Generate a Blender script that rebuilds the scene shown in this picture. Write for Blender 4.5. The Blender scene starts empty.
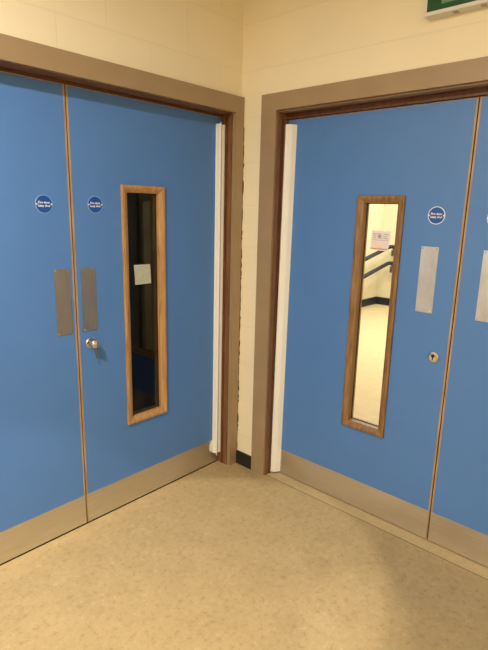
import bpy, bmesh, math, random
from mathutils import Vector, Matrix

random.seed(7)
scene = bpy.context.scene
COL = scene.collection

# ------------------------------------------------------------------ materials
def s2l(c):
    return tuple(((v / 255.0) / 12.92 if v / 255.0 <= 0.04045 else ((v / 255.0 + 0.055) / 1.055) ** 2.4) for v in c) + (1.0,)

def new_mat(name):
    m = bpy.data.materials.new(name)
    m.use_nodes = True
    nt = m.node_tree
    return m, nt, nt.nodes['Principled BSDF']

def noise(nt, scale, detail=4, rough=0.5, vec=None, sc=None):
    n = nt.nodes.new('ShaderNodeTexNoise')
    n.inputs['Scale'].default_value = scale
    n.inputs['Detail'].default_value = detail
    n.inputs['Roughness'].default_value = rough
    tc = nt.nodes.new('ShaderNodeTexCoord')
    if sc:
        mp = nt.nodes.new('ShaderNodeMapping')
        mp.inputs['Scale'].default_value = sc
        nt.links.new(tc.outputs['Object'], mp.inputs['Vector'])
        nt.links.new(mp.outputs['Vector'], n.inputs['Vector'])
    else:
        nt.links.new(tc.outputs['Object'], n.inputs['Vector'])
    return n

def ramp(nt, src, stops):
    r = nt.nodes.new('ShaderNodeValToRGB')
    e = r.color_ramp.elements
    while len(e) < len(stops):
        e.new(0.5)
    for i, (p, c) in enumerate(stops):
        e[i].position = p
        e[i].color = c
    nt.links.new(src, r.inputs['Fac'])
    return r

def simple(name, rgb, rough=0.5, metal=0.0, var=0.06, scale=6.0, sc=None, spec=0.5, bump=0.0, bscale=60):
    m, nt, b = new_mat(name)
    c = s2l(rgb)
    lo = tuple(v * (1 - var) for v in c[:3]) + (1,)
    hi = tuple(min(1, v * (1 + var)) for v in c[:3]) + (1,)
    n = noise(nt, scale, sc=sc)
    r = ramp(nt, n.outputs['Fac'], [(0.3, lo), (0.7, hi)])
    nt.links.new(r.outputs['Color'], b.inputs['Base Color'])
    b.inputs['Roughness'].default_value = rough
    b.inputs['Metallic'].default_value = metal
    b.inputs['Specular IOR Level'].default_value = spec
    if bump:
        n2 = noise(nt, bscale, 3)
        bp = nt.nodes.new('ShaderNodeBump')
        bp.inputs['Strength'].default_value = bump
        bp.inputs['Distance'].default_value = 0.002
        nt.links.new(n2.outputs['Fac'], bp.inputs['Height'])
        nt.links.new(bp.outputs['Normal'], b.inputs['Normal'])
    return m

def wood(name, dark, mid, light, rough=0.4, grain=(14, 14, 1.2)):
    m, nt, b = new_mat(name)
    n = noise(nt, 6.0, 6, 0.6, sc=grain)
    r = ramp(nt, n.outputs['Fac'], [(0.3, s2l(dark)), (0.5, s2l(mid)), (0.72, s2l(light))])
    nt.links.new(r.outputs['Color'], b.inputs['Base Color'])
    b.inputs['Roughness'].default_value = rough
    bp = nt.nodes.new('ShaderNodeBump')
    bp.inputs['Strength'].default_value = 0.08
    bp.inputs['Distance'].default_value = 0.001
    nt.links.new(n.outputs['Fac'], bp.inputs['Height'])
    nt.links.new(bp.outputs['Normal'], b.inputs['Normal'])
    return m

def block_wall(name, axis, u_off, rgb=(233, 214, 172), width=0.438, z_off=1.779):
    """painted concrete block: running bond 438 x 225 mm; axis = world axis along the wall"""
    m, nt, b = new_mat(name)
    tc = nt.nodes.new('ShaderNodeTexCoord')
    sep = nt.nodes.new('ShaderNodeSeparateXYZ')
    nt.links.new(tc.outputs['Object'], sep.inputs[0])
    au = nt.nodes.new('ShaderNodeMath'); au.operation = 'ADD'; au.inputs[1].default_value = u_off
    nt.links.new(sep.outputs[axis], au.inputs[0])
    az = nt.nodes.new('ShaderNodeMath'); az.operation = 'ADD'; az.inputs[1].default_value = -z_off + 0.225 * 10
    nt.links.new(sep.outputs['Z'], az.inputs[0])
    cmb = nt.nodes.new('ShaderNodeCombineXYZ')
    nt.links.new(au.outputs[0], cmb.inputs[0]); nt.links.new(az.outputs[0], cmb.inputs[1])
    br = nt.nodes.new('ShaderNodeTexBrick')
    br.offset = 0.5 if width < 1 else 0.0; br.offset_frequency = 2; br.squash = 1.0
    br.inputs['Scale'].default_value = 1.0
    br.inputs['Brick Width'].default_value = width
    br.inputs['Row Height'].default_value = 0.225
    br.inputs['Mortar Size'].default_value = 0.0028
    br.inputs['Mortar Smooth'].default_value = 0.35
    br.inputs['Bias'].default_value = 0.0
    c = s2l(rgb)
    br.inputs['Color1'].default_value = c
    br.inputs['Color2'].default_value = tuple(v * 0.985 for v in c[:3]) + (1,)
    br.inputs['Mortar'].default_value = tuple(v * 0.94 for v in c[:3]) + (1,)
    nt.links.new(cmb.outputs[0], br.inputs['Vector'])
    n = noise(nt, 2.2, 5)
    r = ramp(nt, n.outputs['Fac'], [(0.25, (0.93, 0.93, 0.92, 1)), (0.75, (1, 1, 1, 1))])
    mx = nt.nodes.new('ShaderNodeMix'); mx.data_type = 'RGBA'; mx.blend_type = 'MULTIPLY'
    mx.inputs['Factor'].default_value = 1.0
    nt.links.new(br.outputs['Color'], mx.inputs['A']); nt.links.new(r.outputs['Color'], mx.inputs['B'])
    nt.links.new(mx.outputs['Result'], b.inputs['Base Color'])
    b.inputs['Roughness'].default_value = 0.55
    b.inputs['Specular IOR Level'].default_value = 0.3
    bp = nt.nodes.new('ShaderNodeBump'); bp.invert = True
    bp.inputs['Strength'].default_value = 0.3; bp.inputs['Distance'].default_value = 0.003
    nt.links.new(br.outputs['Fac'], bp.inputs['Height'])
    n2 = noise(nt, 90, 3)
    bp2 = nt.nodes.new('ShaderNodeBump')
    bp2.inputs['Strength'].default_value = 0.10; bp2.inputs['Distance'].default_value = 0.001
    nt.links.new(n2.outputs['Fac'], bp2.inputs['Height'])
    nt.links.new(bp.outputs['Normal'], bp2.inputs['Normal'])
    nt.links.new(bp2.outputs['Normal'], b.inputs['Normal'])
    return m

def lino(name, base, dark, light, spec=0.35):
    m, nt, b = new_mat(name)
    n1 = noise(nt, 38, 8, 0.75)
    r1 = ramp(nt, n1.outputs['Fac'], [(0.30, s2l(dark)), (0.47, s2l(base)), (0.56, s2l(base)), (0.72, s2l(light))])
    n2 = noise(nt, 7.0, 6, 0.65)
    r2 = ramp(nt, n2.outputs['Fac'], [(0.3, (0.86, 0.85, 0.82, 1)), (0.7, (1, 1, 1, 1))])
    n3 = noise(nt, 95, 5, 0.7)
    r3 = ramp(nt, n3.outputs['Fac'], [(0.30, (0.74, 0.69, 0.60, 1)), (0.45, (1, 1, 1, 1))])
    mx = nt.nodes.new('ShaderNodeMix'); mx.data_type = 'RGBA'; mx.blend_type = 'MULTIPLY'; mx.inputs['Factor'].default_value = 1
    nt.links.new(r1.outputs['Color'], mx.inputs['A']); nt.links.new(r2.outputs['Color'], mx.inputs['B'])
    mx2 = nt.nodes.new('ShaderNodeMix'); mx2.data_type = 'RGBA'; mx2.blend_type = 'MULTIPLY'; mx2.inputs['Factor'].default_value = 0.7
    nt.links.new(mx.outputs['Result'], mx2.inputs['A']); nt.links.new(r3.outputs['Color'], mx2.inputs['B'])
    nt.links.new(mx2.outputs['Result'], b.inputs['Base Color'])
    b.inputs['Roughness'].default_value = 0.5
    b.inputs['Specular IOR Level'].default_value = spec
    return m

def steel(name, rgb, rough=0.35, sc=(2, 2, 90), var=0.08):
    m, nt, b = new_mat(name)
    c = s2l(rgb)
    n = noise(nt, 3.0, 4, 0.6, sc=sc)
    r = ramp(nt, n.outputs['Fac'], [(0.3, tuple(v * (1 - var) for v in c[:3]) + (1,)), (0.7, tuple(min(1, v * (1 + var)) for v in c[:3]) + (1,))])
    nt.links.new(r.outputs['Color'], b.inputs['Base Color'])
    b.inputs['Metallic'].default_value = 1.0
    n2 = noise(nt, 7.0, 3)
    r2 = ramp(nt, n2.outputs['Fac'], [(0.3, (rough * 0.85,) * 3 + (1,)), (0.7, (rough * 1.2,) * 3 + (1,))])
    nt.links.new(r2.outputs['Color'], b.inputs['Roughness'])
    return m

def glass_mat(name):
    m = bpy.data.materials.new(name); m.use_nodes = True
    nt = m.node_tree
    nt.nodes.remove(nt.nodes['Principled BSDF'])
    out = nt.nodes['Material Output']
    tr = nt.nodes.new('ShaderNodeBsdfTransparent'); tr.inputs['Color'].default_value = (0.93, 0.96, 0.93, 1)
    gl = nt.nodes.new('ShaderNodeBsdfGlossy'); gl.inputs['Roughness'].default_value = 0.02
    fr = nt.nodes.new('ShaderNodeFresnel'); fr.inputs['IOR'].default_value = 1.45
    mx = nt.nodes.new('ShaderNodeMixShader')
    nt.links.new(fr.outputs[0], mx.inputs[0]); nt.links.new(tr.outputs[0], mx.inputs[1]); nt.links.new(gl.outputs[0], mx.inputs[2])
    nt.links.new(mx.outputs[0], out.inputs['Surface'])
    return m

def two_tone(name, top, bottom, z):
    m, nt, b = new_mat(name)
    tc = nt.nodes.new('ShaderNodeTexCoord'); sep = nt.nodes.new('ShaderNodeSeparateXYZ')
    nt.links.new(tc.outputs['Object'], sep.inputs[0])
    mt = nt.nodes.new('ShaderNodeMath'); mt.operation = 'GREATER_THAN'; mt.inputs[1].default_value = z
    nt.links.new(sep.outputs['Z'], mt.inputs[0])
    mx = nt.nodes.new('ShaderNodeMix'); mx.data_type = 'RGBA'
    mx.inputs['A'].default_value = s2l(bottom); mx.inputs['B'].default_value = s2l(top)
    nt.links.new(mt.outputs[0], mx.inputs['Factor'])
    nt.links.new(mx.outputs['Result'], b.inputs['Base Color'])
    b.inputs['Roughness'].default_value = 0.6
    return m

def door_paint(name, rgb):
    m, nt, b = new_mat(name)
    c = s2l(rgb)
    n = noise(nt, 2.5, 5, 0.6)
    r = ramp(nt, n.outputs['Fac'], [(0.3, tuple(v * 0.96 for v in c[:3]) + (1,)), (0.7, tuple(v * 1.03 for v in c[:3]) + (1,))])
    # faint scuffs
    n2 = noise(nt, 22, 4, 0.7)
    r2 = ramp(nt, n2.outputs['Fac'], [(0.24, (0.86, 0.87, 0.88, 1)), (0.32, (1, 1, 1, 1))])
    mx = nt.nodes.new('ShaderNodeMix'); mx.data_type = 'RGBA'; mx.blend_type = 'MULTIPLY'; mx.inputs['Factor'].default_value = 1
    nt.links.new(r.outputs['Color'], mx.inputs['A']); nt.links.new(r2.outputs['Color'], mx.inputs['B'])
    nt.links.new(mx.outputs['Result'], b.inputs['Base Color'])
    b.inputs['Roughness'].default_value = 0.42
    b.inputs['Specular IOR Level'].default_value = 0.4
    n3 = noise(nt, 35, 2)
    bp = nt.nodes.new('ShaderNodeBump'); bp.inputs['Strength'].default_value = 0.03; bp.inputs['Distance'].default_value = 0.001
    nt.links.new(n3.outputs['Fac'], bp.inputs['Height']); nt.links.new(bp.outputs['Normal'], b.inputs['Normal'])
    return m

M = dict(
    wall_l=block_wall('wall_paint_left', 'X', 0.377 + 0.219 + 0.438 * 12, (246, 232, 198)),
    wall_r=block_wall('wall_paint_right', 'Y', 4.6, (248, 234, 200), 9.0, 1.771),
    ceil=simple('ceiling_paint', (236, 230, 214), 0.8),
    floor=lino('marbled_lino', (182, 157, 112), (154, 125, 84), (202, 180, 136)),
    strip=lino('threshold_lino', (194, 170, 126), (178, 153, 108), (206, 185, 142)),
    hall_floor=simple('hall_lino', (226, 204, 160), 0.45, var=0.05, scale=9),
    hall_wall=simple('hall_paint', (242, 234, 204), 0.7, var=0.02),
    skirt=simple('black_skirting', (30, 28, 26), 0.5, var=0.2, scale=30),
    arch=simple('tan_gloss_paint', (160, 135, 102), 0.45, var=0.05, scale=8, sc=(1, 1, 1), bump=0.05, bscale=40),
    lining=wood('dark_varnished_wood', (98, 66, 38), (126, 86, 50), (144, 102, 62), 0.42),
    stop=wood('dark_stop_wood', (70, 38, 18), (92, 52, 26), (108, 64, 34), 0.45),
    lip=wood('hardwood_lipping', (146, 114, 78), (176, 142, 102), (196, 164, 122), 0.45),
    oak=wood('oak_bead', (150, 110, 66), (182, 138, 86), (200, 158, 106), 0.42),
    oak_shaded=wood('shaded_oak_bead', (106, 78, 46), (140, 104, 64), (162, 126, 82), 0.42),  # oak with the unlit side's shade put into its colour
    blue=door_paint('blue_door_laminate', (84, 129, 191)),
    kick=steel('brushed_kick_plate', (218, 214, 206), 0.38),
    plate_dark=steel('dull_push_plate', (184, 178, 168), 0.36, sc=(60, 60, 2), var=0.07),
    plate=steel('pale_push_plate', (200, 201, 204), 0.55, sc=(6, 6, 4), var=0.1),
    chrome=steel('satin_chrome', (212, 210, 210), 0.22),
    brass=steel('brass_key', (206, 180, 120), 0.3),
    black=simple('black_slot', (18, 17, 16), 0.6),
    gap=simple('dark_gap', (24, 18, 13), 0.8),
    pvc=simple('cream_pvc', (240, 236, 224), 0.4, var=0.03, scale=4),
    glass=glass_mat('clear_glass'),
    sign_white=simple('sign_white', (236, 238, 240), 0.35, var=0.01),
    ring_pale=simple('sign_pale_rim', (128, 164, 206), 0.3, var=0.03),
    sign_blue=simple('sign_blue', (24, 80, 160), 0.3, var=0.03),
    fade=simple('sign_pale_green', (112, 146, 112), 0.4, var=0.03),
    green=simple('sign_green', (4, 74, 30), 0.35, var=0.04),
    grey_white=simple('fitting_white', (222, 218, 208), 0.45, var=0.03),
    paper=simple('paper_white', (184, 186, 166), 0.8, var=0.06, scale=40),
    lilac=simple('paper_lilac', (238, 230, 226), 0.8, var=0.03, scale=50),
    print_grey=simple('print_grey', (186, 180, 192), 0.8, var=0.15, scale=200),
    print_pink=simple('print_pink', (240, 220, 214), 0.8, var=0.06, scale=100),
    print_red=simple('print_red', (212, 148, 120), 0.8, var=0.1, scale=100),
    clip=simple('clip_grey', (168, 164, 154), 0.5),
    navy=simple('navy_rail', (32, 32, 48), 0.4, var=0.05),
    bracket=simple('grey_bracket', (84, 86, 80), 0.4, var=0.08),
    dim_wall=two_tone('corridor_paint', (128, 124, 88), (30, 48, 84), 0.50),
    slate=simple('slate_panel', (78, 82, 88), 0.6),
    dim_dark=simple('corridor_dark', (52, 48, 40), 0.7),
)

# ------------------------------------------------------------------ helpers
def props(o, label=None, cat=None, group=None, kind=None):
    if label: o['label'] = label
    if cat: o['category'] = cat
    if group: o['group'] = group
    if kind: o['kind'] = kind
    return o

def world_loc(o):
    v = Vector((0, 0, 0))
    while o is not None:
        v += o.location
        o = o.parent
    return v

def obj(name, bm, mat, parent=None, loc=None, bevel=0.0, smooth=False):
    """bm holds world coordinates; the object is placed at loc (top level) or at its parent's origin"""
    if bevel:
        bmesh.ops.bevel(bm, geom=[e for e in bm.edges if len(e.link_faces) == 2 and e.calc_face_angle(0) > 0.6], offset=bevel, segments=2, affect='EDGES', profile=0.6)
    bmesh.ops.recalc_face_normals(bm, faces=bm.faces[:])
    org = world_loc(parent) if parent else Vector(loc or (0, 0, 0))
    bmesh.ops.translate(bm, verts=bm.verts[:], vec=-org)
    me = bpy.data.meshes.new(name)
    bm.to_mesh(me); bm.free()
    if smooth:
        for p in me.polygons: p.use_smooth = True
    me.materials.append(mat)
    o = bpy.data.objects.new(name, me)
    COL.objects.link(o)
    if parent:
        o.parent = parent
    else:
        o.location = org
    return o

def empty(name, loc, label=None, cat=None, group=None, kind=None):
    o = bpy.data.objects.new(name, None)
    o.empty_display_size = 0.05
    COL.objects.link(o); o.location = loc
    return props(o, label, cat, group, kind)

class Side:
    """(u, d, z): u along the wall away from the corner, d into the wall (negative = into the room)"""
    def __init__(s, left): s.left = left
    def p(s, u, d, z): return Vector((-u, d, z)) if s.left else Vector((d, -u, z))
    rd = property(lambda s: -1.0 if s.left else 1.0)      # u direction that reads left-to-right from the room
LS, RS = Side(True), Side(False)

def box(bm, S, u0, u1, d0, d1, z0, z1):
    v = [bm.verts.new(S.p(u, d, z)) for u in (u0, u1) for d in (d0, d1) for z in (z0, z1)]
    for f in ((0, 1, 3, 2), (4, 6, 7, 5), (0, 4, 5, 1), (2, 3, 7, 6), (0, 2, 6, 4), (1, 5, 7, 3)):
        bm.faces.new([v[i] for i in f])

def wbox(bm, x0, x1, y0, y1, z0, z1):
    v = [bm.verts.new((x, y, z)) for x in (x0, x1) for y in (y0, y1) for z in (z0, z1)]
    for f in ((0, 1, 3, 2), (4, 6, 7, 5), (0, 4, 5, 1), (2, 3, 7, 6), (0, 2, 6, 4), (1, 5, 7, 3)):
        bm.faces.new([v[i] for i in f])

def ring_loft(bm, S, loops):
    """loops: list of (u0,u1,z0,z1,d) rectangles joined one after another (a picture-frame sweep); closed round"""
    L = []
    for (u0, u1, z0, z1, d) in loops:
        L.append([bm.verts.new(S.p(u, d, z)) for u, z in ((u0, z0), (u1, z0), (u1, z1), (u0, z1))])
    n = len(L)
    for i in range(n):
        a, b = L[i], L[(i + 1) % n]
        for k in range(4):
            bm.faces.new((a[k], a[(k + 1) % 4], b[(k + 1) % 4], b[k]))

def prism(bm, S, pts, z0, z1, tilt=0.0):
    """outline pts [(u, d)] swept in z; tilt shifts u at the top"""
    a = [bm.verts.new(S.p(u, d, z0)) for u, d in pts]
    b = [bm.verts.new(S.p(u + tilt, d, z1)) for u, d in pts]
    n = len(pts)
    for i in range(n):
        bm.faces.new((a[i], a[(i + 1) % n], b[(i + 1) % n], b[i]))
    bm.faces.new(a); bm.faces.new(b)

def lathe(bm, S, u, z, prof, seg=32):
    """profile [(radius, d)] turned about the door normal through (u, z)"""
    rings = []
    for r, d in prof:
        if r < 1e-6:
            rings.append([bm.verts.new(S.p(u, d, z))])
        else:
            rings.append([bm.verts.new(S.p(u + r * math.cos(2 * math.pi * k / seg), d, z + r * math.sin(2 * math.pi * k / seg))) for k in range(seg)])
    for a, b in zip(rings, rings[1:]):
        for k in range(seg):
            k2 = (k + 1) % seg
            if len(a) == 1 and len(b) == 1: continue
            if len(a) == 1: bm.faces.new((a[0], b[k], b[k2]))
            elif len(b) == 1: bm.faces.new((a[k], a[k2], b[0]))
            else: bm.faces.new((a[k], a[k2], b[k2], b[k]))
    for r in (rings[0], rings[-1]):
        if len(r) > 1:
            bm.faces.new(r)

def text_bm(S, body, size, u, d, z):
    cu = bpy.data.curves.new('lettering_curve', 'FONT')
    cu.body = body; cu.size = size; cu.align_x = 'CENTER'; cu.align_y = 'CENTER'; cu.space_line = 1.0
    cu.offset = size * 0.022
    t = bpy.data.objects.new('lettering_source', cu); COL.objects.link(t)
    dg = bpy.context.evaluated_depsgraph_get(); dg.update()
    me = t.evaluated_get(dg).to_mesh()
    bm = bmesh.new(); bm.from_mesh(me)
    t.evaluated_get(dg).to_mesh_clear()
    bpy.data.objects.remove(t); bpy.data.curves.remove(cu)
    for v in bm.verts:
        v.co = S.p(u + S.rd * v.co.x, d, z + v.co.y)
    return bm

def poly(bm, S, pts, d0, d1):
    """flat polygon pts [(u, z)] extruded from depth d0 to d1"""
    a = [bm.verts.new(S.p(u, d0, z)) for u, z in pts]; b = [bm.verts.new(S.p(u, d1, z)) for u, z in pts]
    n = len(pts)
    for i in range(n): bm.faces.new((a[i], a[(i + 1) % n], b[(i + 1) % n], b[i]))
    bm.faces.new(a); bm.faces.new(b)

# ------------------------------------------------------------------ measures
H = 2.72
DL, DR = 0.0766, 0.085          # door faces behind the wall faces
AL_IN, AL_OUT, AL_T = 0.065, 0.003, 0.0226
AR_IN, AR_OUT, AR_T = 0.2463, 0.1497, 0.012
AL_TOP, AL_BOT = 2.0995, 2.0167
AR_TOP, AR_BOT = 2.0941, 2.0132
SL, SR = 0.9699, 1.1936          # meeting stiles
LL0, LL1 = 0.071, 2 * 0.9699 - 0.071
RR0, RR1 = 0.251, 2 * 1.1936 - 0.251
TH = 0.15
LIN_L, LIN_R = 2.0125, 2.0065    # undersides of the head linings

# ------------------------------------------------------------------ room shell
bm = bmesh.new(); wbox(bm, -4.2, 0.0, -4.2, 0.0, -0.1, 0.0)
wbox(bm, -LL1, -LL0, 0.0, DL - 0.003, -0.1, 0.0); wbox(bm, 0.0, 0.008, -RR1, -RR0, -0.1, 0.0)
props(obj('floor', bm, M['floor']), 'beige marbled lino floor of the room in front of the blue doors', 'floor', kind='structure')
bm = bmesh.new(); wbox(bm, -4.2, 0.15, -4.2, 0.15, H, H + 0.1)
props(obj('ceiling', bm, M['ceil']), 'plain painted ceiling over the room with the blue doors', 'ceiling', kind='structure')

def holed_wall(S, u_from, u_end, h0, h1, hz, extra):
    bm = bmesh.new()
    us, zs = [u_from, h0, h1, u_end], [0.0, hz, H]
    def quad(pts): bm.faces.new([bm.verts.new(S.p(*p)) for p in pts])
    for i in range(3):
        for j in range(2):
            if i == 1 and j == 0: continue
            for d in (0.0, TH):
                quad([(us[i], d, zs[j]), (us[i + 1], d, zs[j]), (us[i + 1], d, zs[j + 1]), (us[i], d, zs[j + 1])])
    quad([(h0, 0, 0), (h0, TH, 0), (h0, TH, hz), (h0, 0, hz)])
    quad([(h1, 0, 0), (h1, TH, 0), (h1, TH, hz), (h1, 0, hz)])
    quad([(h0, 0, hz), (h0, TH, hz), (h1, TH, hz), (h1, 0, hz)])
    quad([(u_from, 0, 0), (u_from, TH, 0), (u_from, TH, H), (u_from, 0, H)])
    quad([(u_end, 0, 0), (u_end, TH, 0), (u_end, TH, H), (u_end, 0, H)])
    quad([(u_from, 0, H), (u_end, 0, H), (u_end, TH, H), (u_from, TH, H)])
    bmesh.ops.remove_doubles(bm, verts=bm.verts[:], dist=1e-5)
    return bm

props(obj('wall_left', holed_wall(LS, 0.0, 4.2, LL0 - 0.03, LL1 + 0.03, LIN_L + 0.03, 0), M['wall_l']),
      'cream painted block wall on the left, around the door with the dark glass strip', 'wall', kind='structure')
props(obj('wall_right', holed_wall(RS, 0.0, 4.2, RR0 - 0.03, RR1 + 0.03, LIN_R + 0.03, 0), M['wall_r']),
      'cream painted block wall on the right, under the green exit sign', 'wall', kind='structure')
bm = bmesh.new(); wbox(bm, -4.3, -4.2, -4.3, 0.15, 0, H)
props(obj('wall_back', bm, M['wall_r']), 'cream block wall facing the right-hand doors, out of the picture', 'wall', kind='structure')
bm = bmesh.new(); wbox(bm, -4.2, 0.15, -4.3, -4.2, 0, H)
props(obj('wall_side', bm, M['wall_l']), 'cream block wall facing the left-hand doors, out of the picture', 'wall', kind='structure')

bm = bmesh.new(); box(bm, RS, AL_T + 0.0015, AR_OUT - 0.0005, -0.010, 0.0, 0.0, 0.083)
props(obj('baseboard_right', bm, M['skirt'], bevel=0.002),
      'short black skirting piece in the corner between the two door frames', 'skirting board', kind='structure')

# ------------------------------------------------------------------ door frames
def frame(S, name, label, a_in, a_out, a_t, top, bot, l0, l1, lin_z, stop_z, sd0, dd, far):
    t = empty(name, S.p((l0 + l1) / 2, 0, 0), label, 'door frame', kind='structure')
    w = top - bot
    # architrave legs and head, mitred at the upper corners
    def leg(u_in, u_out, tag):
        bm = bmesh.new()
        poly(bm, S, [(u_in, 0), (u_out, 0), (u_out, top), (u_in, bot)], 0.0, -a_t)
        obj('architrave_leg', bm, M['arch'], t, bevel=0.002)
    leg(a_in, a_out, 0)
    leg(far, far + (a_in - a_out), 1)
    bm = bmesh.new()
    poly(bm, S, [(a_out, top), (a_in, bot), (far, bot), (far + (a_in - a_out), top)], 0.0, -a_t)
    obj('architrave_head', bm, M['arch'], t, bevel=0.002)
    # lining: two jambs and a head
    for (u0, u1) in ((l0 - 0.029, l0), (l1, l1 + 0.029)):
        bm = bmesh.new(); box(bm, S, u0, u1, 0.0005, TH, 0.0, lin_z)
        obj('jamb_lining', bm, M['lining'], t, bevel=0.0015)
    bm = bmesh.new(); box(bm, S, l0, l1, 0.0005, TH, lin_z, lin_z + 0.029)
    obj('head_lining', bm, M['lining'], t)
    bm = bmesh.new(); box(bm, S, l0 + 0.0005, l1 - 0.0005, sd0, TH - 0.001, stop_z, lin_z - 0.0003)
    obj('head_stop', bm, M['stop'], t, bevel=0.001)
    # thin bead against the jambs, behind which the leaf closes
    for (u0, u1) in ((l0 + 0.0003, l0 + 0.004), (l1 - 0.004, l1 - 0.0003)):
        bm = bmesh.new(); box(bm, S, u0, u1, 0.03, 0.045, 0.0, stop_z - 0.001)
        obj('jamb_bead', bm, M['stop'], t, bevel=0.001)
    return t

fl = frame(LS, 'trim_1', 'tan architrave and dark brown lining around the left pair of blue doors', AL_IN, AL_OUT, AL_T, AL_TOP, AL_BOT, LL0, LL1, LIN_L, 2.0035, 0.062, DL, LL1 + 0.006)
frr = frame(RS, 'trim_2', 'tan architrave and dark brown lining around the right pair of blue doors', AR_IN, AR_OUT, AR_T, AR_TOP, AR_BOT, RR0, RR1, LIN_R, 1.9795, 0.066, DR, RR1 + 0.005)

bm = bmesh.new(); box(bm, RS, RR0 + 0.0005, RR1 - 0.0005, 0.0008, 0.040, LIN_R - 0.0012, LIN_R - 0.0002)  # thin tan strip under the front of the right head lining
he = obj('head_edge', bm, M['arch'], frr); he['label'] = 'tan strip at the front edge under the door frame head'
# ragged dark joint where the left architrave meets the right wall
bm = bmesh.new()
z = 0.09; pts = []
while z < 1.98:
    pts.append((AL_T + random.choice((0.0005, 0.001, 0.002, 0.004, 0.0065)), z))
    z += random.uniform(0.006, 0.03)
prev = None
for (u, zz) in pts:
    a = bm.verts.new(RS.p(0.0, -0.0006, zz)); b = bm.verts.new(RS.p(u, -0.0006, zz + random.uniform(-0.003, 0.003)))
    if prev: bm.faces.new((prev[0], prev[1], b, a))
    prev = (a, b)
o = obj('scribe_joint', bm, M['gap'], fl)

# threshold strip below the right-hand doors, with its dark seam
bm = bmesh.new(); wbox(bm, 0.0095, TH, -RR1, -RR0, -0.02, 0.0012)
props(obj('trim_3', bm, M['strip'], bevel=0.0006), 'pale flat threshold strip under the right pair of doors', 'threshold', kind='structure')
bm = bmesh.new(); wbox(bm, 0.0072, 0.0096, -RR1, -RR0, -0.02, 0.0004)
o = obj('seam', bm, M['gap'], bpy.data.objects['trim_3'])
bm = bmesh.new(); wbox(bm, -LL1, -LL0, DL - 0.003, TH, -0.02, -0.0005)  # near-black strip stands in for the shade under the left doors
props(obj('trim_4', bm, M['gap']), 'dark strip painted as the shade in the gap under the left pair of doors', 'threshold', kind='structure')

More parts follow.
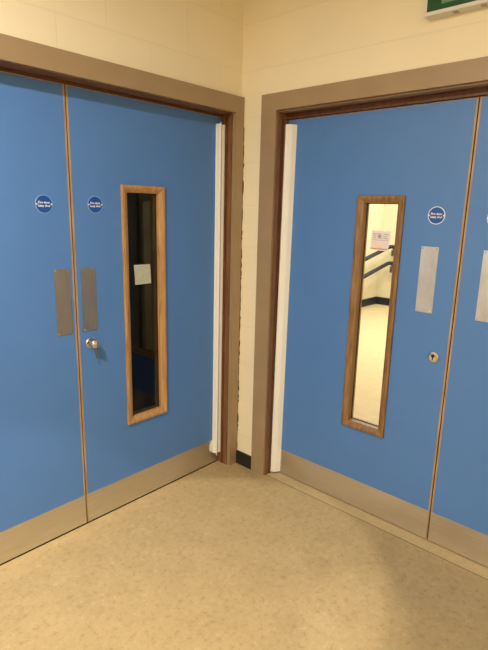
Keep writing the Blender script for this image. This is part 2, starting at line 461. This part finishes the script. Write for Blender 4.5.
# ------------------------------------------------------------------ door leaves
def leaf(S, name, label, d, u0, u1, z0, z1, kick, meet, win=None, plate=None, plate_mat='plate', oak='oak', gd=0.020):
    """meet: the u of the meeting edge (u0 or u1)"""
    t = empty(name, S.p((u0 + u1) / 2, d, 0), label, 'door', kind='structure')
    th = 0.045
    lipw = 0.0075
    bm = bmesh.new()
    a0, a1 = (u0 + (lipw if meet == u0 else 0.0)), (u1 - (lipw if meet == u1 else 0.0))
    zt = z1 - 0.004
    if win:
        w0, w1, wz0, wz1 = win
        h0, h1, hz0, hz1 = w0 + 0.018, w1 - 0.018, wz0 + 0.018, wz1 - 0.018
        ring_loft(bm, S, [(a0, a1, z0, zt, d), (h0, h1, hz0, hz1, d), (h0, h1, hz0, hz1, d + th), (a0, a1, z0, zt, d + th)])
    else:
        box(bm, S, a0, a1, d, d + th, z0, zt)
    obj('door_panel', bm, M['blue'], t)
    bm = bmesh.new()
    e0, e1 = (u0, u0 + lipw) if meet == u0 else (u1 - lipw, u1)
    box(bm, S, e0, e1, d - 0.0002, d + th, z0, z1)
    lp = obj('lipping', bm, M['lip'], t, bevel=0.0012); lp['label'] = 'narrow bare wood edge of the door where the pair meets'
    bm = bmesh.new()
    if meet == u0: box(bm, S, u0 - 0.005, u0 - 0.0001, d + 0.0035, d + 0.03, z0 + 0.002, z1 - 0.002)
    else: box(bm, S, u1 + 0.0001, u1 + 0.0002, d + 0.0035, d + 0.03, z0 + 0.002, z1 - 0.002)
    ms = obj('meeting_gap_shade', bm, M['gap'], t); ms['label'] = 'dark strip added as shade in the gap between the pair of doors'  # dark strip painted in for the shade between the meeting edges
    bm = bmesh.new(); box(bm, S, a0, a1, d, d + th, zt, z1)
    obj('top_lipping', bm, M['lip'], t)
    # kick plate with a thin folded edge
    k0, k1 = (u0 + 0.003, u1 - 0.006) if meet == u0 else (u0 + 0.006, u1 - 0.003)
    bm = bmesh.new(); box(bm, S, k0, k1, d - 0.0018, d - 0.0002, z0 + 0.0015, kick)
    kp = obj('kick_plate', bm, M['kick'], t, bevel=0.0005); kp['label'] = 'brushed steel kick plate along the foot of the door'
    if plate:
        p0, p1, pz0, pz1 = plate
        bm = bmesh.new(); box(bm, S, p0, p1, d - 0.002, d - 0.0002, pz0, pz1)
        pp = obj('push_plate', bm, M[plate_mat], t, bevel=0.0006); pp['label'] = 'upright rectangular steel push plate'
        for uu in (p0 + 0.008, p1 - 0.008):
            for zz in (pz0 + 0.008, pz1 - 0.008):
                bm = bmesh.new(); lathe(bm, S, uu, zz, [(0.0032, d - 0.002), (0.0028, d - 0.0028), (0, d - 0.003)], 12)
                obj('plate_screw', bm, M['chrome'], pp, smooth=True)
    if win:
        # glazing bead: flat outer face, splayed inner face falling back to the glass
        bm = bmesh.new()
        def lp_(i, dd): return (w0 + i, w1 - i, wz0 + i, wz1 - i, dd)
        ring_loft(bm, S, [lp_(0, d - 0.0003), lp_(0.0005, d - 0.0115), lp_(0.0025, d - 0.013), lp_(0.013, d - 0.013), lp_(0.032, d - 0.003), lp_(0.034, d - 0.001), lp_(0.034, d + gd - 0.003), lp_(0.018, d + gd - 0.003), lp_(0.018, d - 0.0003)])
        fr_ = obj('vision_panel_frame', bm, M[oak], t); fr_['label'] = 'oak glazing bead round the narrow glass strip'
        bm = bmesh.new()
        ring_loft(bm, S, [lp_(0.018, d + gd + 0.0035), lp_(0.034, d + gd + 0.0035), lp_(0.034, d + th + 0.006), lp_(0.012, d + th + 0.008), lp_(0.0, d + th + 0.004), lp_(0.0, d + th + 0.0003), lp_(0.018, d + th + 0.0003)])
        obj('rear_bead', bm, M['lip'], fr_)
        bm = bmesh.new()
        q = [S.p(u, d + gd, z) for u, z in ((w0 + 0.020, wz0 + 0.020), (w1 - 0.020, wz0 + 0.020), (w1 - 0.020, wz1 - 0.020), (w0 + 0.020, wz1 - 0.020))]
        bm.faces.new([bm.verts.new(v) for v in q])
        obj('glass_pane', bm, M['glass'], fr_)
        bm = bmesh.new()
        ring_loft(bm, S, [lp_(0.0325, d + gd - 0.0028), lp_(0.0375, d + gd - 0.0028), lp_(0.0375, d + gd - 0.0005), lp_(0.0325, d + gd - 0.0005)])
        obj('glazing_gasket', bm, M['gap'], fr_)
    return t

G2 = 0.0026
LZ1, RZ1 = 2.0024, 1.978
d1 = leaf(LS, 'door_1', 'left blue door with grey push plate but no glass strip, at the left edge of the picture', DL, SL + G2, LL1 - 0.003, 0.0054, LZ1, 0.1557, SL + G2,
          plate=(0.991, 1.065, 0.967, 1.257), plate_mat='plate_dark')
d2 = leaf(LS, 'door_2', 'blue door with an oak-framed dark glass strip and a chrome knob', DL, LL0 + 0.003, SL - G2, 0.0054, LZ1, 0.1557, SL - G2,
          win=(0.470, 0.720, 0.444, 1.624), plate=(0.867, 0.940, 0.967, 1.255), plate_mat='plate_dark')
d3 = leaf(RS, 'door_3', 'blue door with an oak-framed glass strip looking into a bright stair hall', DR, RR0 + 0.003, SR - G2, 0.0046, RZ1, 0.1558, SR - G2,
          win=(0.689, 0.928, 0.442, 1.603), plate=(1.022, 1.099, 1.096, 1.387), oak='oak_shaded', gd=0.032)
d4 = leaf(RS, 'door_4', 'rightmost blue door, cut off by the edge of the picture', DR, SR + G2, RR1 - 0.003, 0.0046, RZ1, 0.1558, SR + G2,
          plate=(1.283, 1.360, 1.096, 1.387))

# lock and turn knob on the second leaf
bm = bmesh.new(); lathe(bm, LS, 0.905, 0.910, [(0.027, DL - 0.0002), (0.027, DL - 0.004), (0.024, DL - 0.0065), (0.012, DL - 0.0075)])
rose = obj('lock', bm, M['chrome'], d2, smooth=False); rose['label'] = 'round chrome lock with a protruding turn knob'
bm = bmesh.new(); lathe(bm, LS, 0.905, 0.910, [(0.009, DL - 0.007), (0.009, DL - 0.018), (0.015, DL - 0.022), (0.021, DL - 0.028), (0.022, DL - 0.036), (0.019, DL - 0.044), (0.011, DL - 0.048), (0, DL - 0.0485)])
obj('turn_knob', bm, M['chrome'], rose, smooth=True)
bm = bmesh.new(); box(bm, LS, 0.9015, 0.9085, DL - 0.056, DL - 0.0475, 0.896, 0.924)
obj('knob_grip', bm, M['chrome'], rose, bevel=0.002)
bm = bmesh.new()
poly(bm, LS, [(0.8945, 0.895), (0.8905, 0.895), (0.8890, 0.838), (0.8900, 0.832), (0.8925, 0.832), (0.8935, 0.838)], DL - 0.020, DL - 0.017)
poly(bm, LS, [(0.9005, 0.900), (0.8905, 0.898), (0.8905, 0.892), (0.9005, 0.894)], DL - 0.0205, DL - 0.0165)
obj('lock_lever', bm, M['brass'], rose)

# cylinder lock on the third leaf
bm = bmesh.new(); lathe(bm, RS, 1.128, 0.902, [(0.0255, DR - 0.0002), (0.0255, DR - 0.006), (0.023, DR - 0.009), (0.018, DR - 0.010), (0.0165, DR - 0.008), (0, DR - 0.008)])
cyl = obj('lock', bm, M['chrome'], d3); cyl['label'] = 'round chrome cylinder lock with a dark keyhole'
bm = bmesh.new()
lathe(bm, RS, 1.1265, 0.9075, [(0.0075, DR - 0.0082), (0.0075, DR - 0.0088), (0, DR - 0.0088)], 16)
poly(bm, RS, [(1.1245, 0.905), (1.1285, 0.905), (1.1285, 0.889), (1.1245, 0.889)], DR - 0.0082, DR - 0.0088)
poly(bm, RS, [(1.112, 0.913), (1.130, 0.908), (1.142, 0.912), (1.130, 0.904)], DR - 0.0083, DR - 0.0089)
obj('keyhole', bm, M['black'], cyl)

# ------------------------------------------------------------------ finger guards on the hinge sides
g = empty('finger_guard', LS.p(0.095, 0.05, 0.066), 'ridged cream plastic finger guard at the left doors, torn at its foot', 'finger guard')
bm = bmesh.new()
T = 0.0018
prism(bm, LS, [(0.1175, DL - 0.0006), (0.1155, DL - 0.004), (0.1110, 0.051), (0.1080, 0.047), (0.1092, 0.0495), (0.1125, 0.053), (0.1150, DL - 0.0008)], 0.072, 1.964, tilt=-0.003)
lf = obj('outer_leaf', bm, M['pvc'], g)
bm = bmesh.new()
prism(bm, LS, [(0.1080, 0.0465), (0.104, 0.0500), (0.098, 0.0535), (0.088, 0.0540), (0.079, 0.0505), (0.0715, 0.0505), (0.0715, 0.0525), (0.079, 0.0525), (0.088, 0.056), (0.098, 0.0555), (0.104, 0.052)], 0.070, 1.961)
obj('inner_leaf', bm, M['pvc'], g)
bm = bmesh.new()
prism(bm, LS, [(0.1100, 0.0475), (0.1070, 0.0455), (0.1050, 0.0485), (0.1085, 0.0505)], 0.058, 1.972, tilt=-0.003)
obj('ridge_bead', bm, M['pvc'], g, bevel=0.0006)
bm = bmesh.new()
poly(bm, LS, [(0.1155, 0.160), (0.140, 0.126), (0.1425, 0.094), (0.1155, 0.076)], DL - 0.0042, DL - 0.0022)
ff = obj('torn_flange', bm, M['pvc'], g); ff['label'] = 'torn pale flap at the foot of the guard'
for zz in (0.66, 1.28, 1.70):
    bm = bmesh.new(); prism(bm, LS, [(0.1078, 0.0455), (0.103, 0.0494), (0.098, 0.0527), (0.098, 0.0536), (0.103, 0.0504), (0.1078, 0.0470)], zz, zz + 0.003)
    obj('joint_line', bm, M['arch'], g)

g = empty('finger_guard', RS.p(0.275, 0.05, 0.025), 'flat wide cream plastic finger guard down the hinge side of the right doors', 'finger guard')
bm = bmesh.new()
prism(bm, RS, [(0.2520, 0.047), (0.258, 0.0435), (0.268, 0.047), (0.284, 0.062), (0.2945, DR - 0.004), (0.2970, DR - 0.0006), (0.2930, DR - 0.0006), (0.283, 0.0645), (0.268, 0.049), (0.2585, 0.0455), (0.2520, 0.049)], 0.012, 1.952, tilt=0.013)
obj('guard_strip', bm, M['pvc'], g)
bm = bmesh.new()
prism(bm, RS, [(0.2515, 0.0505), (0.2560, 0.0505), (0.2600, 0.0545), (0.2515, 0.0595)], 0.014, 1.95)
obj('fixing_rail', bm, M['lining'], g)

# ------------------------------------------------------------------ round door signs
def sign(S, d, u, z, label, group, ring='sign_white'):
    t = empty('door_sign', S.p(u, d, z), label, 'sign', group)
    bm = bmesh.new(); lathe(bm, S, u, z, [(0.0375, d - 0.0002), (0.0375, d - 0.0010), (0.037, d - 0.0014), (0, d - 0.0014)], 48)
    w = obj('sign_disc', bm, M[ring], t)
    bm = bmesh.new(); lathe(bm, S, u, z, [(0.0345, d - 0.0014), (0.0345, d - 0.0017), (0, d - 0.0017)], 48)
    b = obj('blue_face', bm, M['sign_blue'], w)
    o = obj('lettering', text_bm(S, 'Fire door\nkeep shut', 0.0130, u, d - 0.0020, z), M['sign_white'], w)
    for s in (-1, 1):
        bm = bmesh.new(); lathe(bm, S, u + s * 0.0315, z, [(0.0034, d - 0.0014), (0.0034, d - 0.0021), (0, d - 0.0022)], 14)
        obj('fixing_hole', bm, M['sign_white'], w)
    return t
SG = 'round blue fire door signs'
sign(LS, DL, 1.089, 1.528, 'round blue fire door sign on the plain left door, above its grey push plate', SG, 'ring_pale')
sign(LS, DL, 0.854, 1.531, 'round blue fire door sign on the door with the knob, beside the dark glass strip', SG, 'ring_pale')
sign(RS, DR, 1.073, 1.520, 'round blue fire door sign above the pale push plate, right of the bright glass strip', SG)
sign(RS, DR, 1.316, 1.515, 'round blue fire door sign on the rightmost door, half cut by the picture edge', SG)

# ------------------------------------------------------------------ papers on the glass
t = empty('paper_notice', LS.p(0.593, DL + 0.019, 1.155), 'small square of blank off-white paper stuck on the dark glass strip', 'paper')
bm = bmesh.new()
N = 6; grid = {}
c00, c10, c01, c11 = (0.5427, 1.1523), (0.6388, 1.1511), (0.5467, 1.2485), (0.6441, 1.2497)
for i in range(N + 1):
    for j in range(N + 1):
        a, b = i / N, j / N
        u = (1 - b) * ((1 - a) * c00[0] + a * c10[0]) + b * ((1 - a) * c01[0] + a * c11[0])
        z = (1 - b) * ((1 - a) * c00[1] + a * c10[1]) + b * ((1 - a) * c01[1] + a * c11[1])
        grid[i, j] = bm.verts.new(LS.p(u, DL + 0.0185 - random.uniform(0, 0.0018), z))
for i in range(N):
    for j in range(N):
        bm.faces.new((grid[i, j], grid[i + 1, j], grid[i + 1, j + 1], grid[i, j + 1]))
obj('paper_sheet', bm, M['paper'], t)

t = empty('paper_notice', RS.p(0.807, DR + 0.030, 1.35), 'pale lilac printed notice with a red lower edge, stuck on the bright glass strip', 'paper')
bm = bmesh.new(); poly(bm, RS, [(0.7561, 1.3540), (0.8475, 1.3489), (0.8570, 1.4425), (0.7591, 1.4433)], DR + 0.0306, DR + 0.0310)
sh = obj('paper_sheet', bm, M['lilac'], t)
def strip(u0, u1, z0, z1, mat, name):
    bm = bmesh.new(); u0 -= 0.0191; u1 -= 0.0191; z0 += 0.0015; z1 += 0.0015; poly(bm, RS, [(u0, z0), (u1, z0 - 0.0025), (u1, z1 - 0.0025), (u0, z1)], DR + 0.0301, DR + 0.0305)
    obj(name, bm, M[mat], sh)
for k, zz in enumerate((1.428, 1.4185, 1.409)):
    for (a, b) in ((0.784, 0.803), (0.808, 0.832), (0.838, 0.864)):
        if k == 1 and a == 0.838: b = 0.856
        strip(a, b, zz - 0.0025, zz + 0.002, 'print_grey', 'print_line')
strip(0.814, 0.824, 1.411, 1.424, 'print_grey', 'print_mark')
strip(0.782, 0.866, 1.398, 1.4005, 'print_grey', 'print_rule')
strip(0.784, 0.862, 1.362, 1.391, 'print_pink', 'print_block')
strip(0.7775, 0.8645, 1.3555, 1.3610, 'print_red', 'red_border')

# ------------------------------------------------------------------ emergency exit sign
y0, y1, z0, z1 = 0.997, 1.397, 2.2635, 2.4635
t = empty('exit_sign', RS.p((y0 + y1) / 2, 0, z0), 'green emergency exit sign in a white case high on the right wall', 'exit sign')
bm = bmesh.new()
ring_loft(bm, RS, [(y0, y1, z0, z1, -0.0005), (y0, y1, z0, z1, -0.050), (y0 + 0.001, y1 - 0.001, z0 + 0.001, z1 - 0.001, -0.052), (y0 + 0.008, y1 - 0.008, z0 + 0.013, z1 - 0.008, -0.052), (y0 + 0.008, y1 - 0.008, z0 + 0.013, z1 - 0.008, -0.0005)])
obj('sign_case', bm, M['grey_white'], t)
bm = bmesh.new(); box(bm, RS, y0 + 0.0085, y1 - 0.0085, -0.050, -0.001, z0 + 0.0135, z1 - 0.0085)
gf = obj('green_face', bm, M['green'], t)
A, B = -0.050, -0.0508
bm = bmesh.new()
poly(bm, RS, [(1.060, 2.296), (1.110, 2.296), (1.110, 2.430), (1.060, 2.430)], A, B)
obj('doorway_mark', bm, M['fade'], gf)
bm = bmesh.new()
k = 0.045
lathe(bm, RS, 1.222 - k, 2.415, [(0.012, A), (0.012, B), (0, B)], 20)
poly(bm, RS, [(u - k, z) for u, z in ((1.185, 2.388), (1.235, 2.400), (1.262, 2.371), (1.254, 2.363), (1.234, 2.383), (1.228, 2.355), (1.246, 2.333), (1.240, 2.300), (1.229, 2.300), (1.232, 2.328), (1.212, 2.348), (1.196, 2.315), (1.168, 2.311), (1.168, 2.321), (1.189, 2.325), (1.208, 2.381), (1.190, 2.377), (1.176, 2.359), (1.168, 2.364))], A, B)
obj('running_figure', bm, M['grey_white'], gf)
bm = bmesh.new()
poly(bm, RS, [(1.310, 2.296), (1.352, 2.346), (1.326, 2.346), (1.326, 2.428), (1.294, 2.428), (1.294, 2.346), (1.268, 2.346)], A, B)
obj('arrow', bm, M['grey_white'], gf)
for yy in (1.10, 1.20):
    bm = bmesh.new(); box(bm, RS, yy, yy + 0.02, -0.040, -0.015, z0 - 0.0012, z0 + 0.001)
    obj('case_clip', bm, M['clip'], t)

# ------------------------------------------------------------------ bright stair hall behind the right doors
X1, Y1 = 5.75, 2.10
def struct(name, label, cat, mat, *b):
    bm = bmesh.new(); wbox(bm, *b)
    return props(obj(name, bm, mat), label, cat, kind='structure')
struct('floor_hall', 'pale yellow floor of the stair hall seen through the right glass strip', 'floor', M['hall_floor'], TH, X1, -3.0, Y1, -0.1, 0.0)
struct('ceiling_hall', 'ceiling of the stair hall behind the right doors', 'ceiling', M['hall_wall'], TH, X1, -3.0, Y1, H, H + 0.1)
struct('wall_hall_far', 'far cream wall of the stair hall, right part of the glass strip view', 'wall', M['hall_wall'], X1, X1 + 0.1, -3.0, Y1 + 0.1, 0.0, H)
struct('wall_hall_left', 'cream side wall of the stair hall carrying the two handrails', 'wall', M['hall_wall'], TH, X1, Y1, Y1 + 0.1, 0.0, H)
struct('wall_hall_right', 'cream wall of the stair hall that the photo does not show', 'wall', M['hall_wall'], TH, X1, -3.1, -3.0, 0.0, H)
struct('wall_hall_front', 'end of the block wall beside the stair hall', 'wall', M['hall_wall'], 0.05, TH, 0.16, Y1, 0.0, H)
struct('baseboard_hall_left', 'dark skirting along the side wall of the stair hall', 'skirting board', M['skirt'], TH, X1 - 0.014, Y1 - 0.014, Y1 - 0.0005, 0.0, 0.125)
struct('baseboard_hall_far', 'dark skirting along the far wall of the stair hall', 'skirting board', M['skirt'], X1 - 0.0135, X1 - 0.0005, -3.0, Y1 - 0.0145, 0.0, 0.125)

def tube(bm, pts, r, seg=14):
    rings = []
    for i, p in enumerate(pts):
        a = Vector(pts[max(0, i - 1)]); b = Vector(pts[min(len(pts) - 1, i + 1)])
        t = (b - a).normalized(); s = t.cross(Vector((0, 0, 1))).normalized(); w = s.cross(t)
        rings.append([bm.verts.new(Vector(p) + (s * math.cos(2 * math.pi * k / seg) + w * math.sin(2 * math.pi * k / seg)) * r) for k in range(seg)])
    for a, b in zip(rings, rings[1:]):
        for k in range(seg): bm.faces.new((a[k], a[(k + 1) % seg], b[(k + 1) % seg], b[k]))
    bm.faces.new(rings[0]); bm.faces.new(rings[-1])

for zc, lab in ((0.995, 'upper of the two dark handrails in the stair hall, partly behind the paper notice'),
                (0.73, 'lower of the two dark handrails in the stair hall, above the skirting')):
    yr, xr = 1.83, 5.60
    t = empty('handrail', (4.9, yr, zc - 0.12), lab, 'handrail', 'stair hall handrails')
    sl = 0.21
    bend = [(xr - 0.06 + 0.06 * math.sin(a), yr - 0.06 + 0.06 * math.cos(a), zc) for a in [math.pi / 12 * k for k in range(1, 7)]]
    pts = [(xr - 2.4, yr, zc - 2.3 * sl), (xr - 0.10, yr, zc - 0.008)] + bend + [(xr, yr - 0.7, zc)]
    bm = bmesh.new(); tube(bm, pts, 0.031)
    obj('rail', bm, M['navy'], t, smooth=True)
    for bx in (3.7, 4.5):
        zz = zc - (xr - 0.06 - bx) * sl
        bm = bmesh.new(); tube(bm, [(bx, yr, zz - 0.02), (bx, yr, zz - 0.06), (bx, yr + 0.04, zz - 0.08), (bx, Y1 - 0.001, zz - 0.08)], 0.009, 8)
        obj('bracket', bm, M['bracket'], t)
    bm = bmesh.new()
    ys = 1.785
    tube(bm, [(xr, ys, zc - 0.024), (xr + 0.001, ys, zc - 0.055)], 0.018, 10)
    tube(bm, [(xr, ys, zc - 0.055), (xr + 0.001, ys, zc - 0.150)], 0.036, 16)
    wbox(bm, xr, X1 - 0.001, ys - 0.02, ys + 0.02, zc - 0.13, zc - 0.09)
    obj('bracket', bm, M['bracket'], t)

# ------------------------------------------------------------------ dim corridor behind the left doors
struct('floor_corridor', 'dark floor of the unlit corridor behind the left doors', 'floor', M['dim_dark'], -2.6, 0.03, TH, 2.4, -0.1, 0.0)
struct('ceiling_corridor', 'dark ceiling of the unlit corridor behind the left doors', 'ceiling', M['dim_dark'], -2.6, 0.03, TH, 2.4, H, H + 0.1)
struct('wall_corridor_far', 'dim far wall of the unlit corridor, olive above and blue below', 'wall', M['dim_wall'], -2.6, 0.05, 2.4, 2.5, 0.0, H)
struct('wall_corridor_right', 'dim right wall of the unlit corridor', 'wall', M['dim_wall'], 0.03, 0.05, TH, 2.4, 0.0, H)
struct('wall_corridor_left', 'dim left wall of the unlit corridor', 'wall', M['dim_dark'], -2.7, -2.6, TH, 2.5, 0.0, H)

bm = bmesh.new(); wbox(bm, 0.004, 0.0298, 0.965, 2.2, 0.53, 2.2)
props(obj('trim_5', bm, M['slate'], bevel=0.004), 'dim slate grey panel on the corridor wall, in the left half of the dark glass strip', 'panel', kind='structure')
bm = bmesh.new(); wbox(bm, -0.002, 0.0298, TH + 0.01, 2.39, 0.48, 0.525)
props(obj('trim_6', bm, M['lining'], bevel=0.004), 'dim brown rail along the corridor wall, low in the dark glass strip', 'dado rail', kind='structure')

# ------------------------------------------------------------------ lights
def area(name, loc, power, size, col=(1, 0.86, 0.66), rot=(0, 0, 0), shape='DISK', spread=None):
    l = bpy.data.lights.new(name, 'AREA'); l.shape = shape; l.size = size; l.energy = power; l.color = col
    if spread: l.spread = spread
    o = bpy.data.objects.new(name, l); COL.objects.link(o); o.location = loc; o.rotation_euler = rot
    return o
area('room_lamp', (-2.25, -0.98, 2.60), 56, 0.14, (1, 0.965, 0.91))
area('room_lamp_rear', (-3.3, -3.0, 2.70), 52, 0.35, (1, 0.965, 0.91))
area('hall_lamp', (3.4, 0.4, 2.68), 80, 1.0, (1, 0.97, 0.92))
area('hall_lamp_far', (5.0, 0.6, 2.68), 34, 0.8, (1, 0.97, 0.92))
area('corridor_fill', (-2.2, 1.2, 2.6), 5.0, 0.3, (1, 0.9, 0.7))  # added weak fill so the dark corridor shows through the glass
def spot(name, loc, aim, power, angle, blend, radius=0.05):
    l = bpy.data.lights.new(name, 'SPOT'); l.energy = power; l.color = (1, 0.95, 0.85); l.spot_size = math.radians(angle); l.spot_blend = blend; l.shadow_soft_size = radius
    o = bpy.data.objects.new(name, l); COL.objects.link(o); o.location = loc
    o.rotation_euler = (Vector(aim) - Vector(loc)).to_track_quat('-Z', 'Y').to_euler()
    return o
spot('added_wedge_spot', (-2.7, -0.35, 2.6), (-1.05, -0.55, 0.0), 230, 29, 0.15, 0.02)  # added cone, no real fitting: brightens a wedge of the left floor
spot('added_patch_spot', (-2.9, -2.0, 2.6), (-0.575, -1.19, 0.0), 120, 7.0, 0.3, 0.03)  # added narrow cone for the bright floor patch amid the photographer's shadow
w = bpy.data.worlds.new('World'); scene.world = w; w.use_nodes = True
w.node_tree.nodes['Background'].inputs[0].default_value = (1, 0.9, 0.75, 1)
w.node_tree.nodes['Background'].inputs[1].default_value = 0.05

# ------------------------------------------------------------------ camera
a_, b_, h_, yaw, pitch, roll, f_ = 2.09455, 1.94923, 1.52547, 0.73522, -0.22577, 0.02417, 502.61009
fwd = Vector((math.cos(yaw) * math.cos(pitch), math.sin(yaw) * math.cos(pitch), math.sin(pitch)))
right = Vector((math.sin(yaw), -math.cos(yaw), 0)); up = right.cross(fwd)
r2 = right * math.cos(roll) + up * math.sin(roll); u2 = -right * math.sin(roll) + up * math.cos(roll)
cd = bpy.data.cameras.new('camera'); cam = bpy.data.objects.new('camera', cd); COL.objects.link(cam)
mt = Matrix((r2, u2, -fwd)).transposed().to_4x4(); mt.translation = Vector((-a_, -b_, h_))
cam.matrix_world = mt
cd.sensor_fit = 'HORIZONTAL'; cd.sensor_width = 36.0; cd.lens = f_ / 488.0 * 36.0
cd.clip_start = 0.02
scene.camera = cam

scene.view_settings.view_transform = 'Standard'
scene.view_settings.look = 'None'
scene.view_settings.exposure = 0.0
